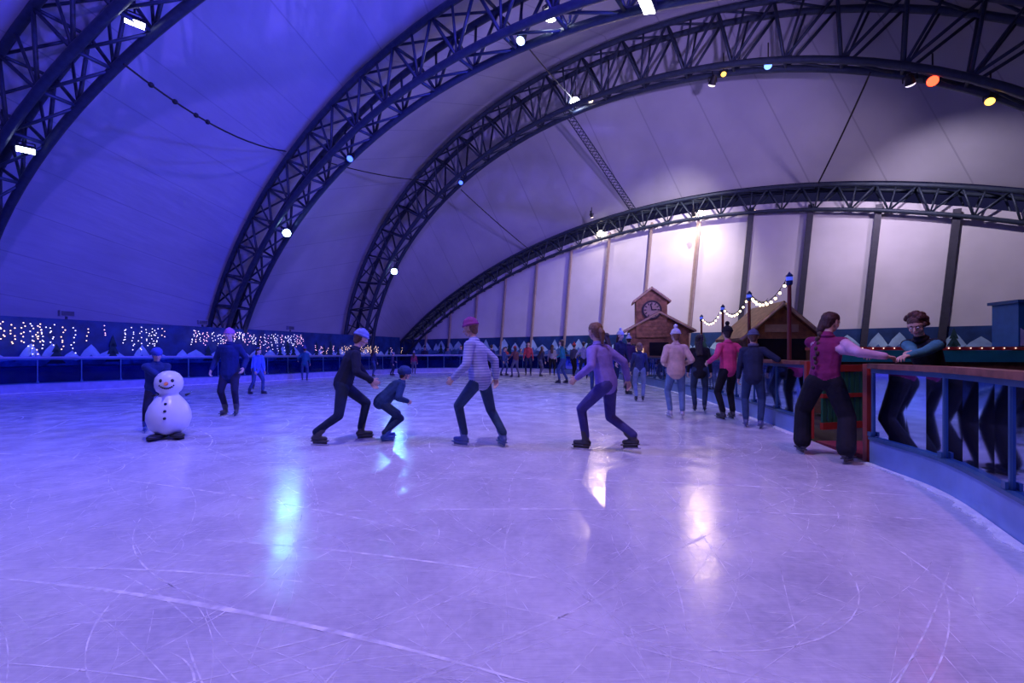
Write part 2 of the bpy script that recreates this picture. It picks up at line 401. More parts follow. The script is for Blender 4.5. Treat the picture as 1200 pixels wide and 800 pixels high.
# ---------------- end wall ----------------
panel=mat('end_wall_panel',(.70,.67,.73),.6,var=.08,scale=.6)
navy=mat('navy_hoarding',(.012,.05,.19),.6,var=.35,scale=2)
mb=MB(); ln=math.hypot(1,.72)
def topz(X):
    d=abs((X-AD.cx)/AD.a); return AD.h*max(1-d*d,0)**AD.e-.1
def ew(X,z,off=0.0):
    dx=.09*z/ln; return V(X+dx,AD.y0-.72*(X+dx),z)-AD.n*off
xs=np.arange(-10.6,31.0,.55)
for i in range(len(xs)-1):
    a,b_=xs[i],xs[i+1]; za,zb=topz(a+.07*topz(a)),topz(b_+.07*topz(b_))
    if za>2.4 or zb>2.4:
        mb.add([ew(a,2.3),ew(b_,2.3),ew(b_,max(zb,2.35)),ew(a,max(za,2.35))],[(0,1,2,3)],panel)
    mb.add([ew(a,0,.06),ew(b_,0,.06),ew(b_,2.4,.06),ew(a,2.4,.06)],[(0,1,2,3)],navy)
mb.obj('wall_end')
mb=MB(); colm=mat('column_steel',(.06,.06,.09),.5,.2); colw=mat('column_pale',(.33,.25,.24),.5)
for k_ in range(-4,14):
    X=-.85+2.2*k_; zt=topz(X+.06*topz(X))-.2
    if zt<2.6: continue
    M_=colm if X>11 else colw
    c0=ew(X,0,.16); c1=ew(X,zt,.16); w=.13 if X>11 else .06
    dd=AD.d*w; nn=AD.n*.10
    vs=[c0-dd-nn,c0+dd-nn,c0+dd+nn*.5,c0-dd+nn*.5,c1-dd-nn,c1+dd-nn,c1+dd+nn*.5,c1-dd+nn*.5]
    mb.add(vs,[(0,1,2,3),(4,7,6,5),(0,4,5,1),(1,5,6,2),(2,6,7,3),(3,7,4,0)],M_)
mb.obj('end_wall_mullion_columns')

# ---------------- rink loop ----------------
ctrl=[(2.2,0.3),(2.75,1.9),(3.3,2.94),(3.84,4.04),(4.02,5.05),(4.34,7.0),(4.6,8.66),(5.0,11.7),(5.2,15.5),(5.1,19),(4.4,23.5),(2.4,27.3),(-2,29),(-6.2,27.8),(-8.9,23.8),(-11,19.6),(-12.8,17.1),(-14.2,15.2),(-15.3,13.6),(-16.3,10),(-16.3,4),(-14,-2),(-8,-5),(-1,-5),(1.6,-2.5)]
def catmull(c,n=16):
    c=[np.array(p,float) for p in c]; N=len(c); out=[]
    for i in range(N):
        p0,p1,p2,p3=c[i-1],c[i],c[(i+1)%N],c[(i+2)%N]
        for j in range(n):
            t=j/n; out.append(.5*((2*p1)+(-p0+p2)*t+(2*p0-5*p1+4*p2-p3)*t*t+(-p0+3*p1-3*p2+p3)*t**3))
    return np.array(out)
loop=catmull(ctrl)
lp2=np.vstack([loop,loop[:1]]); LL=np.concatenate([[0],np.cumsum(np.linalg.norm(np.diff(lp2,axis=0),axis=1))]); TL=LL[-1]
def at(s_):
    s_=s_%TL; return V(np.interp(s_,LL,lp2[:,0]),np.interp(s_,LL,lp2[:,1]),0)
def atn(s_):
    d=nrm(at(s_+.05)-at(s_-.05)); return d,V(d[1],-d[0],0)
def inside(x,y,m=0.0):
    X=loop[:,0]; Y=loop[:,1]; X2=np.roll(X,-1); Y2=np.roll(Y,-1)
    k=((Y>y)!=(Y2>y)); xi=(X2-X)*(y-Y)/np.where(np.abs(Y2-Y)<1e-9,1e-9,Y2-Y)+X
    return (np.sum(k&(x<xi))%2==1) and (np.min((X-x)**2+(Y-y)**2)>m*m)
ice=bpy.data.materials.new('ice'); ice.use_nodes=True; nt=ice.node_tree; b=nt.nodes['Principled BSDF']
tc=nt.nodes.new('ShaderNodeTexCoord')
def noise(scale,detail=4,rot=0,st=(1,1,1)):
    m_=nt.nodes.new('ShaderNodeMapping'); m_.inputs['Rotation'].default_value=(0,0,rot); m_.inputs['Scale'].default_value=st
    nt.links.new(tc.outputs['Object'],m_.inputs[0]); n_=nt.nodes.new('ShaderNodeTexNoise'); n_.inputs['Scale'].default_value=scale; n_.inputs['Detail'].default_value=detail
    nt.links.new(m_.outputs[0],n_.inputs['Vector']); return n_.outputs['Fac']
a1=noise(.7,6); a2=noise(22,5); a3=noise(5,5,.6,(1,40,1)); a4=noise(5,5,-.9,(1,45,1)); a5=noise(4,5,1.9,(1,40,1)); a6=noise(2.6,6)
fine=math_('ADD',math_('MULTIPLY',a3,.35),math_('ADD',math_('MULTIPLY',a4,.35),math_('ADD',math_('MULTIPLY',a5,.3),math_('MULTIPLY',a2,.5))))
sm=math_('DIVIDE',math_('ADD',math_('ADD',math_('MULTIPLY',a1,.8),math_('MULTIPLY',a6,.6)),fine),2.9)
rp=nt.nodes.new('ShaderNodeValToRGB'); rp.color_ramp.elements[0].position=.39; rp.color_ramp.elements[1].position=.61
rp.color_ramp.elements[0].color=(.41,.40,.48,1); rp.color_ramp.elements[1].color=(.75,.74,.79,1)
nt.links.new(sm,rp.inputs['Fac']); nt.links.new(rp.outputs[0],b.inputs['Base Color'])
rr=nt.nodes.new('ShaderNodeMapRange'); rr.inputs['From Min'].default_value=.35; rr.inputs['From Max'].default_value=.65; rr.inputs['To Min'].default_value=.10; rr.inputs['To Max'].default_value=.24
nt.links.new(a6,rr.inputs['Value']); nt.links.new(rr.outputs[0],b.inputs['Roughness'])
bp=nt.nodes.new('ShaderNodeBump'); bp.inputs['Strength'].default_value=.15; bp.inputs['Distance'].default_value=.006; nt.links.new(fine,bp.inputs['Height']); nt.links.new(bp.outputs[0],b.inputs['Normal'])
b.inputs['IOR'].default_value=1.31; b.inputs['Specular IOR Level'].default_value=.8
mb=MB(); nl=len(loop); mb.add([(p[0],p[1],0) for p in loop]+[(p[0],p[1],-.05) for p in loop],[tuple(range(nl))]+[(i,i+nl,(i+1)%nl+nl,(i+1)%nl) for i in range(nl)],ice); mb.obj('ice_rink_surface')
mb=MB(); gm=mat('outer_deck',(.025,.022,.035),.6,var=.3,scale=2,bump=.2)
mb.add([(-30,-30,-.06),(40,-30,-.06),(40,55,-.06),(-30,55,-.06)],[(0,1,2,3)],gm); mb.obj('floor')
fr=bpy.data.materials.new('shaved_ice'); fr.use_nodes=True; nt=fr.node_tree; b=nt.nodes['Principled BSDF']; b.inputs['Base Color'].default_value=(.92,.92,.97,1); b.inputs['Roughness'].default_value=.8
tc=nt.nodes.new('ShaderNodeTexCoord'); n_=nt.nodes.new('ShaderNodeTexNoise'); n_.inputs['Scale'].default_value=9; nt.links.new(tc.outputs['Object'],n_.inputs['Vector'])
mr=nt.nodes.new('ShaderNodeMapRange'); mr.inputs['From Min'].default_value=.35; mr.inputs['From Max'].default_value=.65; mr.inputs['To Min'].default_value=.3; mr.inputs['To Max'].default_value=.95
nt.links.new(n_.outputs['Fac'],mr.inputs['Value']); nt.links.new(mr.outputs[0],b.inputs['Alpha'])
mb=MB()
rr=random.Random(11)
def ribbon(pts,w,z=.0015):
    vs=[];N=len(pts)
    for i,p in enumerate(pts):
        d=nrm(np.append(pts[min(i+1,N-1)]-pts[max(i-1,0)],0)); s_=V(-d[1],d[0],0); ww=w*math.sin(math.pi*(i+.15)/(N-.7))**.5*(.7+.6*rr.random())
        vs+=[(p[0]+s_[0]*ww/2,p[1]+s_[1]*ww/2,z),(p[0]-s_[0]*ww/2,p[1]-s_[1]*ww/2,z)]
    mb.add(vs,[(2*i,2*i+1,2*i+3,2*i+2) for i in range(N-1)],fr)
for i in range(1900):
    near=i<1300
    x0=rr.uniform(-6,4) if near else rr.uniform(-15,5); y0=rr.uniform(.6,7) if near else rr.uniform(5,26)
    if not inside(x0,y0,.4): continue
    r=rr.choice([.5,1,2,3,5,8,14])*rr.uniform(.7,1.4); L=rr.uniform(.3,3.0)*(1 if near else 1.6); L=min(L,r*3)
    th=rr.gauss(0,.9) if rr.random()<.6 else rr.uniform(0,6.28); sgn=rr.choice([-1,1]); pts=[]; x,y=x0,y0
    n=18
    for j in range(n):
        pts.append(V(x,y)); th+=sgn*L/n/r; x+=math.cos(th)*L/n; y+=math.sin(th)*L/n
    if all(inside(p[0],p[1],.2) for p in pts): ribbon(pts,rr.choice([.002,.003,.004,.007])*(1 if near else 2.4))
for (a_,c_,w) in [((0,678),(620,800),.028),((30,665),(420,690),.014),((230,632),(700,690),.018),((360,600),(1120,610),.024),((560,560),(1130,585),.026),((700,700),(1000,560),.010),((1030,630),(1150,720),.010),((120,560),(560,640),.018)]:
    g0=G(*a_)[:2]; g1=G(*c_)[:2]; md=(g0+g1)/2+V(-(g1-g0)[1],(g1-g0)[0])*.06
    ribbon([q_ for q_ in ((1-t)**2*g0+2*t*(1-t)*md+t*t*g1 for t in np.linspace(0,1,40)) if inside(q_[0],q_[1],.2)],w,.002)
mb.obj('skate_marks_on_ice')

# ---------------- barrier ----------------
glass=bpy.data.materials.new('acrylic_glass'); glass.use_nodes=True; nt=glass.node_tree
for n_ in list(nt.nodes): nt.nodes.remove(n_)
ou=nt.nodes.new('ShaderNodeOutputMaterial'); tr=nt.nodes.new('ShaderNodeBsdfTransparent'); tr.inputs[0].default_value=(.30,.42,.68,1)
gl=nt.nodes.new('ShaderNodeBsdfGlossy'); gl.inputs['Roughness'].default_value=.05; gl.inputs['Color'].default_value=(.5,.65,1,1)
fx=nt.nodes.new('ShaderNodeFresnel'); fx.inputs[0].default_value=1.36; mxs=nt.nodes.new('ShaderNodeMixShader')
nt.links.new(fx.outputs[0],mxs.inputs[0]); nt.links.new(tr.outputs[0],mxs.inputs[1]); nt.links.new(gl.outputs[0],mxs.inputs[2]); nt.links.new(mxs.outputs[0],ou.inputs[0])
kick=mat('kickboard_blue',(.20,.32,.62),.35,.1,var=.15,scale=3); kickL=mat('kickboard_lilac',(.35,.35,.55),.4)
railw=mat('handrail_wood',(.24,.09,.06),.35,var=.3,scale=12); post=mat('post_blue_steel',(.05,.13,.27),.35,.3); frost=mat('frost',(.9,.92,.98),.9,bump=1,bscale=60)
banner=mat('barrier_banner_blue',(.03,.07,.28),.5,var=.5,scale=1.5)
def s_of(y,x=4):
    k_=int(np.argmin((loop[:,0]-x)**2+(loop[:,1]-y)**2)); return LL[k_]
sA=s_of(5.1,4.03); sB=s_of(6.75,4.3)
def sweep(mb,s0,s1,o0,o1,z0,z1,m,step=.25,jit=0):
    n=max(int((s1-s0)/step),1); vs=[]
    for i in range(n+1):
        s_=s0+(s1-s0)*i/n; p=at(s_); d,nn=atn(s_); j_=random.uniform(0,jit)
        for o_,z in((o0+j_,z0),(o1,z0),(o1,z1),(o0+j_,z1)): q_=p+nn*o_; vs.append((q_[0],q_[1],z))
    fs=[(i*4+j,i*4+(j+1)%4,(i+1)*4+(j+1)%4,(i+1)*4+j) for i in range(n) for j in range(4)]+[(0,3,2,1),(n*4,n*4+1,n*4+2,n*4+3)]
    mb.add(vs,fs,m)
def barrier(s0,s1,k,top,pm,far=False):
    mb=MB(); sweep(mb,s0,s1,.005,.10,0,.27,k); sweep(mb,s0,s1,-.01,.12,.27,.30,post)
    sweep(mb,s0,s1,.045,.057,.30,1.06,glass); sweep(mb,s0,s1,-.02,.14,1.07,1.125,top); sweep(mb,s0,s1,.02,.08,1.02,1.07,post)
    if far: sweep(mb,s0,s1,.065,.075,.30,.78,banner)
    sweep(mb,s0,s1,-.11,.0,.0,.012,frost,.07,.07)
    n=max(1,round((s1-s0)/1.02))
    for i in range(n+1):
        s_=s0+(s1-s0)*i/n; p=at(s_); d,nn=atn(s_); M=np.stack([d,nn,V(0,0,1)],1); c=p+nn*.05
        mb.box((c[0],c[1],.68),(.028,.04,.76),pm,M=M)
        mb.box((c[0]-nn[0]*.04,c[1]-nn[1]*.04,.33),(.06,.02,.05),pm,M=M)
    return mb.obj('rink_barrier')
barrier(0,sA,kick,railw,post)
sM=s_of(27.3,2.4)
barrier(sB,sM,kick,railw,post)
barrier(sM,TL,kickL,mat('rail_grey',(.3,.3,.42),.4,.4),post,True)
mb=MB(); red=mat('gate_red',(.36,.04,.03),.4); grn=mat('gate_green',(.02,.14,.08),.4)
for s_ in(sA+.10,sB-.10):
    p=at(s_); d,nn=atn(s_); M=np.stack([d,nn,V(0,0,1)],1); mb.box((p[0]+nn[0]*.06,p[1]+nn[1]*.06,.56),(.08,.10,1.12),red,M=M)
p0=at(sB-.18); hd=nrm(V(.9,.25,0)); M=np.stack([hd,V(-hd[1],hd[0],0),V(0,0,1)],1)
for z,h_,m_ in((.18,.10,red),(.62,.06,red),(1.02,.10,red)): c=p0+hd*.57+V(.12,0,z); mb.box(c,(.92,.05,h_),m_,M=M)
for i in range(9): c=p0+hd*(.15+.105*i)+V(.12,0,.6); mb.box(c,(.07,.03,.78),grn,M=M)
mb.obj('wooden_rink_gate')
mb=MB(); c=at((sA+sB)/2); mb.box((c[0]+.75,c[1],-.03),(1.2,1.05,.05),mat('rubber_mat_red',(.22,.02,.04),.8,bump=1)); mb.obj('rubber_entrance_mat')

# ---------------- left mural wall ----------------
WL=[(-19.5,2),(-19.3,9),(-18.6,14),(-15.2,24.0),(-11.6,33.5),(-9.6,39.0)]
mb=MB(); HW=2.55
for (x0,y0),(x1,y1) in zip(WL[:-1],WL[1:]):
    d=nrm(V(x1-x0,y1-y0,0)); nn=V(d[1],-d[0],0)*.12
    a=V(x0,y0,0);c=V(x1,y1,0); mb.add([a,c,c+V(0,0,HW),a+V(0,0,HW),a-nn,c-nn,c-nn+V(0,0,HW),a-nn+V(0,0,HW)],[(0,1,2,3),(4,7,6,5),(3,2,6,7),(0,3,7,4),(1,5,6,2)],navy)
mb.obj('wall_left')
seg=[(np.array(a),np.array(c)) for a,c in zip(WL[:-1],WL[1:])]; ls=[np.linalg.norm(c-a) for a,c in seg]; wlen=sum(ls)
def wl(f_):
    for (a,c),l in zip(seg,ls):
        if f_<=l: d=(c-a)/l; return a+d*f_,V(d[0],d[1],0),V(d[1],-d[0],0)
        f_-=l
    a,c=seg[-1]; d=(c-a)/ls[-1]; return c,V(d[0],d[1],0),V(d[1],-d[0],0)
def mural(fn,L,base,hmin,hmax):
    mb=MB(); rr=random.Random(5); snow=mat('mural_snow',(.38,.60,.95),.8,var=.3,scale=1.5); rock=mat('mural_mountain_shade',(.08,.20,.48),.8,var=.3); tree=mat('mural_fir',(.01,.05,.07),.8)
    f_=1.2
    while f_<L-1.5:
        w=rr.uniform(1.0,2.0); h_=rr.uniform(hmin,hmax); p,d,nn=fn(f_); p=V(p[0],p[1],0)+nn*.07
        q=lambda a,z,o=0: p+d*a+V(0,0,base+z)+nn*o
        mb.add([q(-w/2,0),q(w/2,0),q(w*.12,h_*.8),q(0,h_),q(-w*.2,h_*.7)],[(0,1,2,3,4)],rock)
        mb.add([q(-w*.3,h_*.45,.01),q(-w*.12,h_*.35,.01),q(0,h_*.5,.01),q(w*.1,h_*.3,.01),q(w*.28,h_*.45,.01),q(w*.12,h_*.8,.01),q(0,h_,.01),q(-w*.2,h_*.7,.01)],[(0,1,2,3,4,5,6,7)],snow)
        if rr.random()<.5:
            a=rr.uniform(-.8,.8); hh=rr.uniform(.8,1.3)
            for j in range(3): z0=hh*(.1+.27*j); wd=.3*(1-.25*j); mb.add([q(a-wd,z0,.02),q(a+wd,z0,.02),q(a,z0+hh*.42,.02)],[(0,1,2)],tree)
        f_+=w*.6
    mb.obj('mountain_mural')
mural(wl,wlen,.75,.5,.95)
mural(lambda f_: (ew(-9+f_/ln,0,.1)[:2],AD.d,-AD.n),44,1.1,.7,1.2)
for f_ in(8.5,11.5,16,21.5,27):
    p,d,nn=wl(f_); mb=MB(); M=np.stack([d,nn,V(0,0,1)],1); c=V(p[0],p[1],0)+nn*-.06
    mb.box(c+V(0,0,HW+.06),(.06,.06,.12),steel,M=M); mb.box(c+V(0,0,HW+.22),(.46,.16,.22),mat('speaker_grey',(.25,.25,.35),.5),M=M); mb.box(c+V(0,0,HW+.22)+nn*.085,(.40,.02,.17),mat('speaker_grille',(.08,.08,.12),.7),M=M); mb.obj('wall_top_speaker')
mb=MB(); rr=random.Random(9); e1=mat('fairy_warm',(1,.7,.5),.5,emit=(1,.66,.45),es=2.6); e2=mat('fairy_cool',(.8,.8,1),.5,emit=(.7,.65,1),es=2.8); e3=mat('fairy_pink',(1,.6,.7),.5,emit=(.9,.5,.75),es=2.6); wire=mat('wire_black',(.01,.01,.012),.6)
f_=0
while f_<wlen:
    f_+=rr.uniform(.10,.34); p,d,nn=wl(f_); px=600+p[0]/max(p[1],.1)*F
    if p[1]<3 or px<-150: continue
    if px<92: m_,n_,L_=(e1 if rr.random()<.8 else e2),8,rr.uniform(.6,1.25)
    elif 138<px<185: m_,n_,L_=e2,8,rr.uniform(.6,1.2)
    elif 222<px<352: m_,n_,L_=(e3 if rr.random()<.5 else e2),7,rr.uniform(.4,1.0)
    elif 398<px<440: m_,n_,L_=e1,5,.5
    elif rr.random()<.3: m_,n_,L_=(e1 if rr.random()<.3 else e3),4,.5
    else: continue
    zt=(2.3 if px<352 else 1.7)+rr.uniform(-.1,.1)
    c=V(p[0],p[1],0)+nn*.2
    mb.ptube([c+V(0,0,zt),c+V(0,0,zt-L_)],.005,wire,4)
    for j in range(n_):
        z=zt-L_*(j+rr.random()*.8)/n_; mb.ell(c+V(rr.uniform(-.09,.09),0,z),.021,m_,5,4)
mb.obj('fairy_light_curtain')

# ---------------- chalets ----------------
wood=mat('chalet_wood',(.50,.24,.11),.7,var=.35,scale=5,bump=.4,bscale=20); roofm=mat('chalet_roof',(.26,.11,.06),.7,var=.3); trim=mat('chalet_trim',(.70,.48,.30),.6); dark=mat('window_dark',(.02,.02,.03),.2); warmw=mat('window_glow',(1,.7,.4),.5,emit=(1,.6,.3),es=.8)
def gable(mb,c,w,d,zb,ze,zr,rz,ov=.25):
    R=np.array(Matrix.Rotation(rz,3,'Z')); T=lambda x,y,z: V(*c)+R@V(x,y,z)
    hw=w/2;hd_=d/2
    mb.add([T(-hw,-hd_,zb),T(hw,-hd_,zb),T(hw,-hd_,ze),T(0,-hd_,zr),T(-hw,-hd_,ze),T(-hw,hd_,zb),T(hw,hd_,zb),T(hw,hd_,ze),T(0,hd_,zr),T(-hw,hd_,ze)],
        [(0,1,2,3,4),(5,9,8,7,6),(0,4,9,5),(1,6,7,2)],wood)
    sl=(zr-ze)/hw
    for sg in(-1,1):
        a=T(0,-hd_-ov,zr+.03);e_=T(sg*(hw+ov),-hd_-ov,ze-ov*sl+.03);a2_=T(0,hd_+ov,zr+.03);e2_=T(sg*(hw+ov),hd_+ov,ze-ov*sl+.03); up=V(0,0,.09)
        mb.add([a,e_,e2_,a2_,a+up,e_+up,e2_+up,a2_+up],[(0,1,2,3),(4,7,6,5),(0,4,5,1),(1,5,6,2),(2,6,7,3)],roofm)
        mb.tube(a+V(0,0,.02),e_+V(0,0,.02),.05,trim)
    n=int((zr-zb)/.16)
    for i in range(n):
        z=zb+.16*(i+.5); ww=w if z<ze else w*max(0,(zr-z-.08)/(zr-ze))
        if ww>.1: mb.box(T(0,-hd_-.012,z),(ww,.02,.13),wood,rz)
    return T
mb=MB(); C0=(6.65,21.0,0)
T=gable(mb,C0,2.5,2.2,0,2.25,2.95,-.2,.25); T2=gable(mb,(6.2,20.4,0),1.3,1.1,1.9,3.5,4.0,-.2,.14)
Rz=np.array(Matrix.Rotation(-.2,3,'Z'))
cc=V(6.2,20.4,0)+Rz@V(0,-.60,3.1)
def disc(mb,c,r,th,m,Rz,n=28):
    y=Rz@V(0,1,0); mb.tube(c,c-y*th,r,m,n)
disc(mb,cc,.42,.05,mat('clock_rim',(.03,.02,.02),.5),Rz); disc(mb,cc-Rz@V(0,.05,0),.34,.02,mat('clock_face',(.60,.42,.30),.6),Rz)
for i in range(12):
    a=i*math.pi/6; mb.box(cc+Rz@V(.28*math.sin(a),-.08,.28*math.cos(a)),(.04,.02,.09),dark,M=Rz@np.array(Matrix.Rotation(a,3,'Y')))
for a,l in((1.5,.2),(-.2,.27)): mb.box(cc+Rz@V(l/2*math.sin(a),-.09,l/2*math.cos(a)),(.04,.02,l),dark,M=Rz@np.array(Matrix.Rotation(a,3,'Y')))
mb.box(T(0,-1.12,.95),(.8,.05,1.5),dark,-.2)
for sg in(-1,1): mb.box(T(sg*.85,-1.12,1.2),(.4,.05,.5),warmw,-.2)
mb.obj('clock_tower_chalet')
mb=MB(); T=gable(mb,(7.85,14,0),1.9,1.8,0,1.75,2.6,-.12,.22)
mb.box(T(0,-.93,1.35),(1.3,.05,.6),dark,-.12); mb.box(T(0,-1.02,1.0),(1.5,.25,.06),trim,-.12); mb.box(T(0,-.95,1.95),(.9,.04,.22),trim,-.12)
mb.obj('wooden_kiosk_chalet')

bulb=mat('festoon_bulb',(1,.85,.6),.4,emit=(1,.75,.42),es=9); polem=mat('pole_redbrown',(.25,.05,.04),.5)
tops=[]
for px,py,Y in((925,318,9.9),(878,340,12.4),(847,356,15.5),(822,368,18.6)):
    t=P(px,py,Y); tops.append(t); mb=MB(); mb.lathe([(.08,0),(.08,.12),(.045,.16),(.04,t[2]-.3),(.05,t[2]-.28)],(t[0],t[1],0),polem,12)
    mb.lathe([(.05,0),(.065,.03),(.065,.20),(.075,.21),(.02,.27),(.01,.29)],(t[0],t[1],t[2]-.3),mat('lantern_blue',(.03,.05,.2),.3),10)
    mb.lathe([(.067,0),(.067,.08)],(t[0],t[1],t[2]-.2),mat('lantern_glass',(.1,.2,1),.3,emit=(.1,.15,1),es=.6),10); mb.obj('lamp_post')
mb=MB()
def string(a,c,n,sag):
    dr=nrm((c-a)*V(1,1,0))*.12; a=a+dr; c=c-dr
    pts=[a*(1-t)+c*t-V(0,0,sag*4*t*(1-t)) for t in np.linspace(0,1,n*2+1)]
    mb.ptube(pts,.008,wire,4)
    for p in pts[1::2]: mb.tube(p,p-V(0,0,.05),.012,wire,5); mb.ell(p-V(0,0,.08),.03,bulb,8,6)
for a,c in zip(tops[:-1],tops[1:]): string(a-V(0,0,.12),c-V(0,0,.12),9,.35)
string(tops[1]-V(0,0,.15),P(903,350,12.8),5,.15)
mb.obj('festoon_string_lights')
mb=MB(); teal=mat('teal_panel',(.02,.26,.28),.4); cw=mat('counter_wood',(.20,.09,.05),.5,var=.3,scale=10); redp=mat('red_trim',(.5,.03,.04),.4)
mb.box((9.6,9.0,.62),(6.6,.7,1.24),cw,-.12); mb.box((9.58,8.62,1.18),(6.5,.06,.22),teal,-.12); mb.box((9.6,9.0,1.33),(6.7,.85,.06),redp,-.12); mb.box((9.57,8.58,.6),(6.3,.05,.5),grn,-.12)
for i in range(34): 
    x=-3.1+i*.19; R=np.array(Matrix.Rotation(-.12,3,'Z')); mb.ell(V(9.6,9,0)+R@V(x,-.44,1.335),.012,mat('counter_led',(1,.8,.7),.4,emit=(1,.75,.6),es=1.5),5,4)
mb.obj('refreshment_counter')
kb=mat('kiosk_blue',(.03,.20,.42),.4)
mb=MB(); mb.box((10.25,9.0,1.37+.42),(.9,.55,.84),kb,-.12); mb.box((10.25,9.0,2.24),(1.0,.65,.06),mat('kiosk_roof_blue',(.02,.12,.26),.4),-.12)
R=np.array(Matrix.Rotation(-.12,3,'Z'))
mb.add([V(10.25,9,1.38)+R@V(a,-.29,z) for a,z in((-.43,0),(.43,0),(.43,.2),(.3,.42),(.12,.22),(-.1,.52),(-.3,.25),(-.43,.35))],[tuple(range(8))],mat('mural_snow2',(.7,.78,.9),.7))
mb.obj('painted_ticket_kiosk')

# ---------------- floodlights ----------------
black=mat('fixture_black',(.015,.015,.02),.5,.2)
def fixture(p,tgt,col,r,W,ang,es,name='stage_spotlight',rect=False,up=.75,soft=.12,lc=None):
    p=V(*p); d=nrm(V(*tgt)-p); mb=MB(); a=nrm(np.cross(d,V(0,0,1))); uu=np.cross(a,d)
    lc=lc or col
    lens=mat('lens_%s_%d'%('_'.join('%d'%int(c*9) for c in lc),es),lc,.4,emit=lc,es=es)
    if rect:
        M=np.stack([a,d,uu],1); mb.box(p-d*.09,(r*3.0,.16,r*1.3),black,M=M); mb.box(p,(r*2.8,.03,r*1.1),lens,M=M)
        for i in range(5): mb.box(p-d*.18+a*(r*(-1.1+.55*i)),(.02,.06,r*1.1),black,M=M)
    else:
        mb.tube(p-d*.34,p-d*.02,r*.7,black,16,r*1.12); mb.ell(p,(r,r,r*.45),lens,16,8,M=np.stack([a,uu,d],1)); mb.tube(p-d*.42,p-d*.34,r*.45,black,12)
    for sg in(-1,1): mb.tube(p-d*.12+a*sg*r*1.35,p-d*.12+a*sg*r*1.35+V(0,0,r*1.3),.018,black)
    mb.tube(p-d*.12-a*r*1.35+V(0,0,r*1.3),p-d*.12+a*r*1.35+V(0,0,r*1.3),.018,black); mb.tube(p-d*.12+V(0,0,r*1.3),p-d*.12+V(0,0,r*1.3+up),.025,black)
    ob=mb.obj(name,origin=p)
    if W:
        l=bpy.data.lights.new(name+'_lamp','SPOT'); l.energy=W; l.color=col; l.spot_size=math.radians(ang); l.spot_blend=.9; l.shadow_soft_size=soft
        lo=bpy.data.objects.new(name+'_lamp',l); COL.objects.link(lo); lo.parent=ob; lo.location=tuple(d*(.12+soft))
        lo.rotation_mode='QUATERNION'; lo.rotation_quaternion=Vector(d).to_track_quat('-Z','Y')
    return ob
BL=(.04,.09,1.0); WB=(.50,.52,1.0); WM=(1,.72,.5); CY=(.2,.6,1.0); RD=(1,.06,.03); AM=(1,.5,.08)
WH=(.9,.9,1)
H=lambda ar,px,py: ar.hit(px,py)
fixture(H(AB,645,18),(0,12,0),WB,.22,1100,75,22,lc=WH)
fixture(H(AB,757,5),(1,13,0),WB,.26,900,75,22,rect=True,lc=WH)
fixture(H(AB,610,48),(-4,9,0),BL,.13,0,100,7,lc=(.35,.45,1))
fixture(H(AC,674,120),(0,12,0),(.72,.72,1),.26,13500,85,26,lc=WH)
fixture(H(AC,692,117),(3,14,0),WM,.14,0,80,14)
fixture(H(AB,336,273),(-5,8,0),CY,.18,550,70,30,lc=(.5,.8,1))
fixture(H(AB,410,186),(-9,10,0),BL,.13,0,100,5)
fixture(H(AC,462,318),(-4,12,0),CY,.22,1000,70,26,lc=(.45,.75,1))
fixture(H(AC,540,214),(-4,14,0),BL,.13,0,100,5)
fixture(H(AC,848,87),(5,10,0),AM,.11,0,70,3)
fixture(H(AC,900,77),(2,6,0),(.15,.3,1),.15,0,90,3)
fixture(H(AC,1093,95),(4,3,0),RD,.17,60,90,6,lc=(1,.05,.02))
fixture(H(AC,1160,119),(8,10,0),AM,.13,0,70,4)
fixture(H(AD,704,274),(2,8,0),WM,.22,1700,110,30,up=.4,lc=(1,.85,.6))
fixture(H(AD,820,251),(3,8,0),WM,.22,1700,110,30,up=.4,lc=(1,.85,.6))
fixture(H(AD,884,248),(6,12,0),WM,.10,0,80,4,up=.4)
fixture(H(AA,158,27),(-6,8,0),WB,.15,0,110,14,rect=True,lc=(.75,.8,1))
fixture(H(AA,30,176),(-9,8,0),WB,.15,0,110,14,rect=True,lc=(.6,.7,1))
fixture(H(AA,3,163),(-9,10,0),CY,.13,0,90,10)
t_=lambda ar,X,z: V(X,ar.y0-ar.m*X,z)
fixture(t_(AB,9.5,7.2),(-14,19,6),(.04,.055,1),.2,12500,95,3,soft=.3)  # added fixture out of frame, washes the left membrane blue
fixture(t_(AA,7,10.0),(-14,12,7),(.04,.045,1),.2,11000,100,3,soft=.3)  # another added unseen spot, blue fill for the left membrane
fixture((3.5,-4,10),(-6,22,11),(.15,.10,1),.2,14000,80,3,soft=.3)  # lamp added behind the camera, violet fill on the membrane
fixture(t_(AB,7.5,8.2),(4,27,12),(.42,.30,.88),.2,5600,95,3,soft=.3)  # added spot above the frame, lifts the far membrane towards violet
fixture(t_(AC,17.5,8.5),(10,24,6),(.58,.44,.66),.2,1700,120,3,soft=.3)  # added lamp out of view, mauve fill towards the end wall
fixture(t_(AC,9,13.3),(8,28,4),(.98,.84,.84),.15,5200,80,2,name='added_panel_wash',up=.3)  # lamp added on the truss to brighten the end wall panels
fixture(t_(AC,14.5,11.0),(19,20,4),(.74,.62,.82),.15,1900,110,2,name='added_panel_wash',up=.3)  # same kind of added lamp, for the right part of the panels
for px,W in((704,130),(820,170)):
    p=H(AD,px,262)-AD.n*1.3; fixture(p+V(0,0,.1),p+AD.n*1.5+V(0,0,-2.4),(1,.80,.60),.09,W,130,2,name='added_panel_wash',up=.4)  # extra heads added to make bright patches on the panels
fixture((-1.5,3.5,10.6),(0,3,0),(.52,.43,1),.2,2500,120,3)  # added overhead lamp, lavender wash for the foreground ice
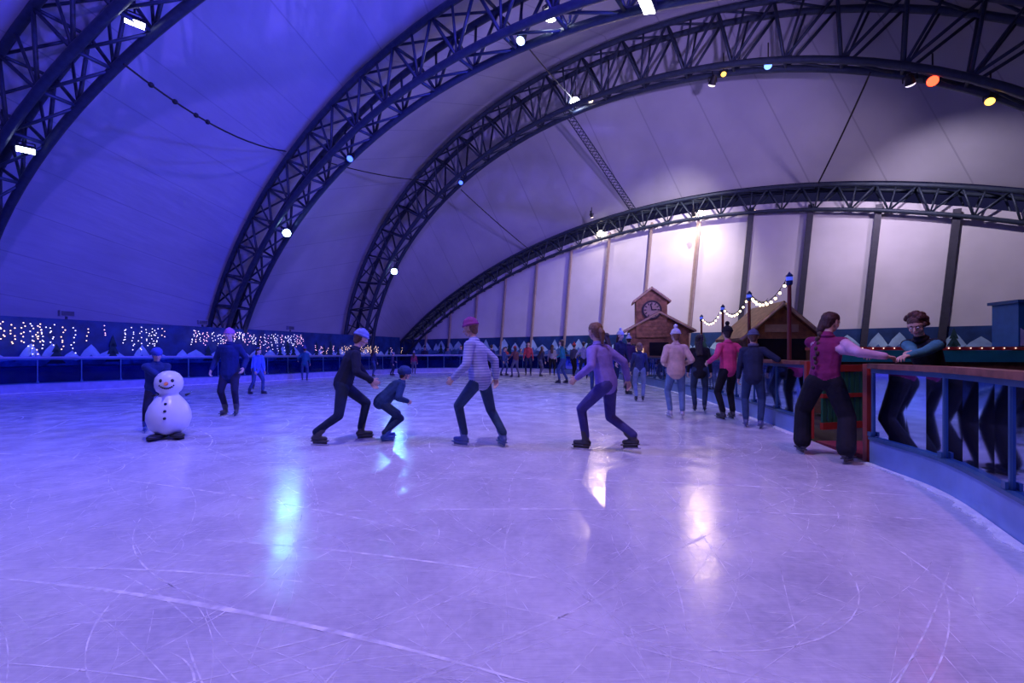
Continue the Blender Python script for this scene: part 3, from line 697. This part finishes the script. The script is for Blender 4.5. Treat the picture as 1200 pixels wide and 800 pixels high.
fixture((4.0,1.5,9.6),(3.0,2.5,0),(1,.42,.68),.2,620,105,3)  # added unseen lamp, turns the near right ice pinkish
fixture((-9,6,10.2),(-7,5,0),(.08,.09,1),.2,3600,120,3)  # added unseen lamp, blue fill for the ice at left

# cables, lattice tie
mb=MB()
def cable(a,c,r=.03,sag=.0):
    mb.ptube([a*(1-t)+c*t-V(0,0,sag*4*t*(1-t)) for t in np.linspace(0,1,14)],r,wire,5)
cable(H(AA,145,75),H(AB,345,178),.03,.55); cable(H(AB,345,178),H(AC,510,212),.03,.3); cable(H(AC,540,222),H(AD,625,296),.03,.1); cable(H(AC,1020,85),H(AD,955,222),.035,.1); cable(H(AB,590,20),H(AC,674,118),.025,.1)
p=H(AA,145,75);q=H(AB,345,178)
for t in(.1,.2,.3,.36): mb.ell(p*(1-t)+q*t-V(0,0,2.2*t*(1-t)),.08,wire,8,5)
mb.obj('roof_tie_cables')
mb=MB(); p=H(AC,662,128);q=H(AD,746,252); d=nrm(q-p); a=nrm(np.cross(d,V(0,0,1)))*.22
mb.tube(p-a,q-a,.03,steel);mb.tube(p+a,q+a,.03,steel); n=34
for i in range(n):
    g0=p+(q-p)*i/n; g1=p+(q-p)*(i+1)/n; mb.tube(g0-a,g1+a,.02,steel,4); mb.tube(g0+a,g1-a,.02,steel,4)
mb.obj('lattice_tie_beam')
mb=MB(); b0=ew(10.3,0,.5); mb.tube(b0,ew(10.3,8.6,.5),.07,colw,10); mb.obj('service_post')

# ---------------- snowman skating aid ----------------
mb=MB(); sx_,sy_=-5.02,6.66; wh=mat('snowman_white_plastic',(.80,.81,.80),.3,var=.03); bk=mat('snowman_black',(.015,.015,.02),.35); org=mat('carrot_orange',(.9,.25,.03),.5)
mb.lathe([(.02,.07),(.16,.08),(.24,.16),(.275,.28),(.27,.38),(.235,.48),(.19,.55),(.150,.60),(.118,.635),(.115,.66),(.15,.69),(.172,.75),(.178,.81),(.165,.88),(.125,.94),(.07,.975),(.01,.985)],(sx_,sy_,0),wh,36)
dn=nrm(V(.45,-.9,0)); sd=V(-dn[1],dn[0],0)
def on(a,up,rad): dd=dn*math.cos(a)+sd*math.sin(a); return V(sx_,sy_,up)+dd*rad
for sg in(-1,1):
    mb.ell(on(sg*.42,.845,.160),(.024,.024,.030),bk,10,8)
    Mf=np.stack([nrm(dn+sd*sg*.35),nrm(sd-dn*sg*.35),V(0,0,1)],1)
    mb.ell(V(sx_,sy_,.052)+sd*sg*.12+dn*.12,(.19,.09,.045),bk,14,8,M=Mf)
    mb.box(V(sx_,sy_,.022)+sd*sg*.12,(.46,.05,.03),bk,M=Mf)
    h0=V(sx_,sy_,.62)+sd*sg*.2; mb.tube(h0-dn*.05,h0-dn*.28,.018,bk,8)
for i in range(9):
    a=-.5+i/8; mb.ell(on(a,.735+.06*(abs(a)*2)**2*.7,.172),.013,bk,6,5)
for z,rr2 in((.52,.215),(.42,.262),(.32,.278)): mb.ell(on(0,z,rr2),.020,bk,8,6)
n0=on(0,.805,.17); mb.tube(n0,n0+dn*.13+V(0,0,-.01),.028,org,10,.004)
mb.obj('snowman_skating_aid',True)

# ---------------- people ----------------
person('woman_leaning_on_rail',(3.70,5.36),38,H=1.70,lean=6,twist=10,sway=3,feet=((-.26,.14,0),(.20,-.16,0)),fyaw=(-25,20),pel=(-.02,0,-.03),
  hands=(('w',3.98,5.02,1.21),('w',4.05,4.93,1.21)),hdir=((.75,.3,-.1),(.75,.1,-.1)),look=(28,-12),top=(.20,.02,.10),sleeve=(.58,.36,.48),legs=(.012,.012,.018),hair=(.05,.018,.012),style='braid',wide=1.36,coat=.02,bulk=1.08,q=0)
person('woman_in_cream_coat',(3.12,8.66),8,H=1.62,lean=2,twist=-6,feet=((-.11,.03,0),(.12,-.03,0)),hands=(('l',-.2,.16,.12),('l',.2,.16,.12)),look=(-5,0),top=(.66,.47,.40),legs=(.13,.22,.40),boot=(.5,.5,.6),
  hat='bobble',hc=(.55,.55,.62),hc2=(.7,.7,.75),hair=(.2,.1,.05),bulk=1.24,coat=.08,q=0)
person('teenager_in_black_coat',(3.98,9.66),20,H=1.58,top=(.015,.015,.022),legs=(.03,.05,.10),style='long',hair=(.02,.012,.01),coat=.14,q=1,feet=((-.1,0,0),(.11,.03,0)),look=(30,0))
person('woman_in_pink_jacket',(4.02,8.45),-8,H=1.66,lean=3,top=(.70,.07,.24),legs=(.012,.012,.018),hat='bobble',hc=(.02,.02,.03),hair=(.03,.02,.02),hands=(('l',-.36,.10,.14),('l',.34,.12,.18)),feet=((-.12,0,0),(.12,.05,0)),bulk=1.1,q=0,look=(20,0))
person('woman_in_navy_coat',(4.0,7.55),30,H=1.56,lean=8,top=(.02,.03,.07),legs=(.03,.06,.14),hat='beanie',hc=(.10,.12,.22),hair=(.10,.05,.03),hands=(None,('w',4.36,7.6,1.19)),feet=((-.12,0,0),(.12,-.05,0)),bulk=1.1,q=0,coat=.1,boot=(.1,.12,.25),scarf=(.12,.12,.2))
person('child_in_navy_jacket',(3.28,11.7),10,H=1.45,top=(.04,.05,.12),legs=(.22,.28,.42),style='bob',hair=(.25,.13,.06),q=1)
person('skater_in_lavender_jacket',(1.18,5.75),-55,H=1.66,lean=14,twist=12,feet=((-.06,.26,0),(.12,-.34,.05)),pel=(0,-.02,-.08),hands=(('l',-.36,.26,.08),('l',.34,-.16,.04)),look=(15,0),top=(.24,.18,.52),legs=(.06,.055,.22),hair=(.20,.12,.12),style='pony',q=0,bulk=1.12)
person('skater_in_striped_puffer',(-.42,6.05),-62,H=1.70,lean=12,twist=-10,feet=((-.10,.20,0),(.14,-.28,0)),pel=(0,.0,-.06),fyaw=(0,38),hands=(('l',-.32,.22,.02),('l',.32,-.06,.0)),look=(0,-5),top=(.38,.42,.64),stripes=((.22,.25,.48),9.0),legs=(.03,.06,.13),hat='beanie',hc=(.26,.05,.20),hair=(.2,.1,.06),bulk=1.22,q=0,boot=(.08,.12,.35))
person('skater_in_dark_jacket',(-2.36,6.35),70,H=1.64,lean=20,twist=-10,feet=((-.12,.26,0),(.10,-.36,0)),pel=(0,0,-.11),fyaw=(0,30),hands=(('l',-.28,.42,-.02),('l',.26,.40,.05)),look=(-10,-10),top=(.012,.015,.035),legs=(.015,.025,.06),hat='beanie',hair=(.1,.06,.04),q=0,hc=(.2,.25,.55),bulk=1.14)
person('child_crouching_on_skates',(-1.76,6.45),60,H=1.28,lean=48,feet=((-.14,.02,0),(.14,-.10,0)),pel=(0,-.12,-.22),hands=(('l',-.2,.45,.0),('l',.2,.45,.0)),look=(0,20),top=(.02,.05,.14),legs=(.02,.04,.10),hat='helmet',hc=(.03,.06,.18),q=0,boot=(.03,.10,.4),bulk=1.25)
person('child_pushing_snowman',(-5.60,7.16),135,H=1.28,lean=12,feet=((-.18,.0,0),(.17,-.12,0)),pel=(0,-.03,-.03),hands=(('w',-5.28,6.86,.66),('w',-5.06,7.0,.66)),top=(.02,.04,.14),legs=(.02,.02,.05),hat='helmet',hc=(.05,.08,.4),glove=(.02,.02,.03),q=0,bulk=1.3,look=(0,0),boot=(.05,.08,.3))
person('skater_in_blue_coat',(-5.57,9.0),170,H=1.64,lean=3,feet=((-.13,.03,0),(.12,-.06,0)),hands=(('l',-.30,.12,.02),('l',.32,.10,-.02)),top=(.012,.025,.11),legs=(.012,.015,.05),hat='beanie',hc=(.42,.16,.38),hair=(.06,.03,.02),bulk=1.18,coat=.2,q=1)
person('child_in_light_blue_jacket',(-8.7,15.6),150,H=1.35,lean=10,top=(.10,.22,.65),legs=(.08,.14,.45),hat='beanie',hc=(.1,.15,.4),q=2,feet=((-.2,.05,0),(.18,-.05,0)))
person('attendant_behind_barrier',(4.78,5.15),-105,H=1.62,lean=26,feet=((-.12,0,0),(.12,-.05,0)),hands=(('w',4.12,4.78,1.20),('w',4.06,4.55,1.20)),hdir=((-.9,-.2,-.1),(-.9,-.2,-.1)),look=(-20,-10),top=(.012,.012,.018),sleeve=(.05,.20,.26),legs=(.01,.01,.015),hair=(.07,.025,.018),style='curly',q=0,skates=False,z0=.10,bulk=1.08)
mb=MB(); mb.box((5.15,4.6,.01),(1.5,1.6,.18),cw); mb.obj('deck_platform')
rr=random.Random(21)
far=[(357,446,408,(.02,.10,.18),-20),(437,441,410,(.03,.04,.1),30),(459,438,412,(.05,.05,.12),90),(485,438,413,(.3,.05,.1),0),(575,441,405,(.03,.03,.08),20),(590,440,408,(.05,.09,.2),120),(604,442,407,(.15,.05,.05),-30),(619,440,402,(.45,.05,.06),180),(633,441,408,(.05,.05,.08),60),(647,440,405,(.25,.25,.3),10),
(660,449,400,(.02,.20,.20),-70),(672,442,404,(.06,.06,.1),40),(684,444,402,(.3,.3,.45),0),(698,462,390,(.02,.02,.07),20),(712,460,392,(.03,.02,.05),-40),(726,462,388,(.015,.02,.05),150),(737,456,396,(.05,.02,.08),10),(742,448,402,(.10,.05,.05),60),(770,447,398,(.08,.02,.03),60),(300,462,410,(.08,.14,.5),100)]
for i,(px,fy,hy,c,hh) in enumerate(far):
    g=G(px,fy)
    if not inside(g[0],g[1],.3): g=V(g[0]*.93,g[1]*.93,0)
    if not inside(g[0],g[1],.25): continue
    Hh=min(1.8,max(1.15,(fy-hy)/F*g[1])); lg=rr.choice([(.02,.03,.06),(.05,.08,.18),(.015,.015,.02),(.12,.12,.16)])
    st=rr.uniform(.02,.22)
    person('distant_skater',(g[0],g[1]),hh,H=Hh,lean=rr.uniform(2,14),feet=((-.12,st,0),(.12,-st,0)),hands=(None if i%2 else ('l',-.35,.2,.1),None),top=c,legs=lg,hat=rr.choice([None,'beanie','bobble',None]),hc=rr.choice([(.4,.05,.05),(.1,.1,.3),(.4,.4,.5)]),style=rr.choice(['short','long','bob']),q=2 if g[1]<16 else 3,coat=rr.choice([.05,.12]))
for i in range(7):
    px=500+i*22+rr.uniform(-6,6); Y=30.2+rr.uniform(-.2,.5); g=V((px-600)/F*Y,Y,0)
    person('spectator',(g[0],g[1]),180+rr.uniform(-40,40),H=rr.uniform(1.5,1.8),top=rr.choice([(.02,.02,.05),(.05,.08,.2),(.3,.04,.05),(.1,.1,.12)]),legs=(.02,.02,.04),q=3,skates=False,z0=-.06,hat=rr.choice([None,'beanie']))

w=bpy.data.worlds.new('night'); sc.world=w; w.use_nodes=True; w.node_tree.nodes['Background'].inputs[0].default_value=(.02,.02,.08,1); w.node_tree.nodes['Background'].inputs[1].default_value=.5
cd=bpy.data.cameras.new('camera'); cd.lens=16; cd.sensor_width=36; cd.shift_y=(HZ-400)/1200; cd.clip_end=300
co_=bpy.data.objects.new('camera',cd); COL.objects.link(co_); co_.location=(0,0,CH); co_.rotation_euler=(math.pi/2,0,0); sc.camera=co_
sc.view_settings.view_transform='Standard'; sc.view_settings.exposure=0
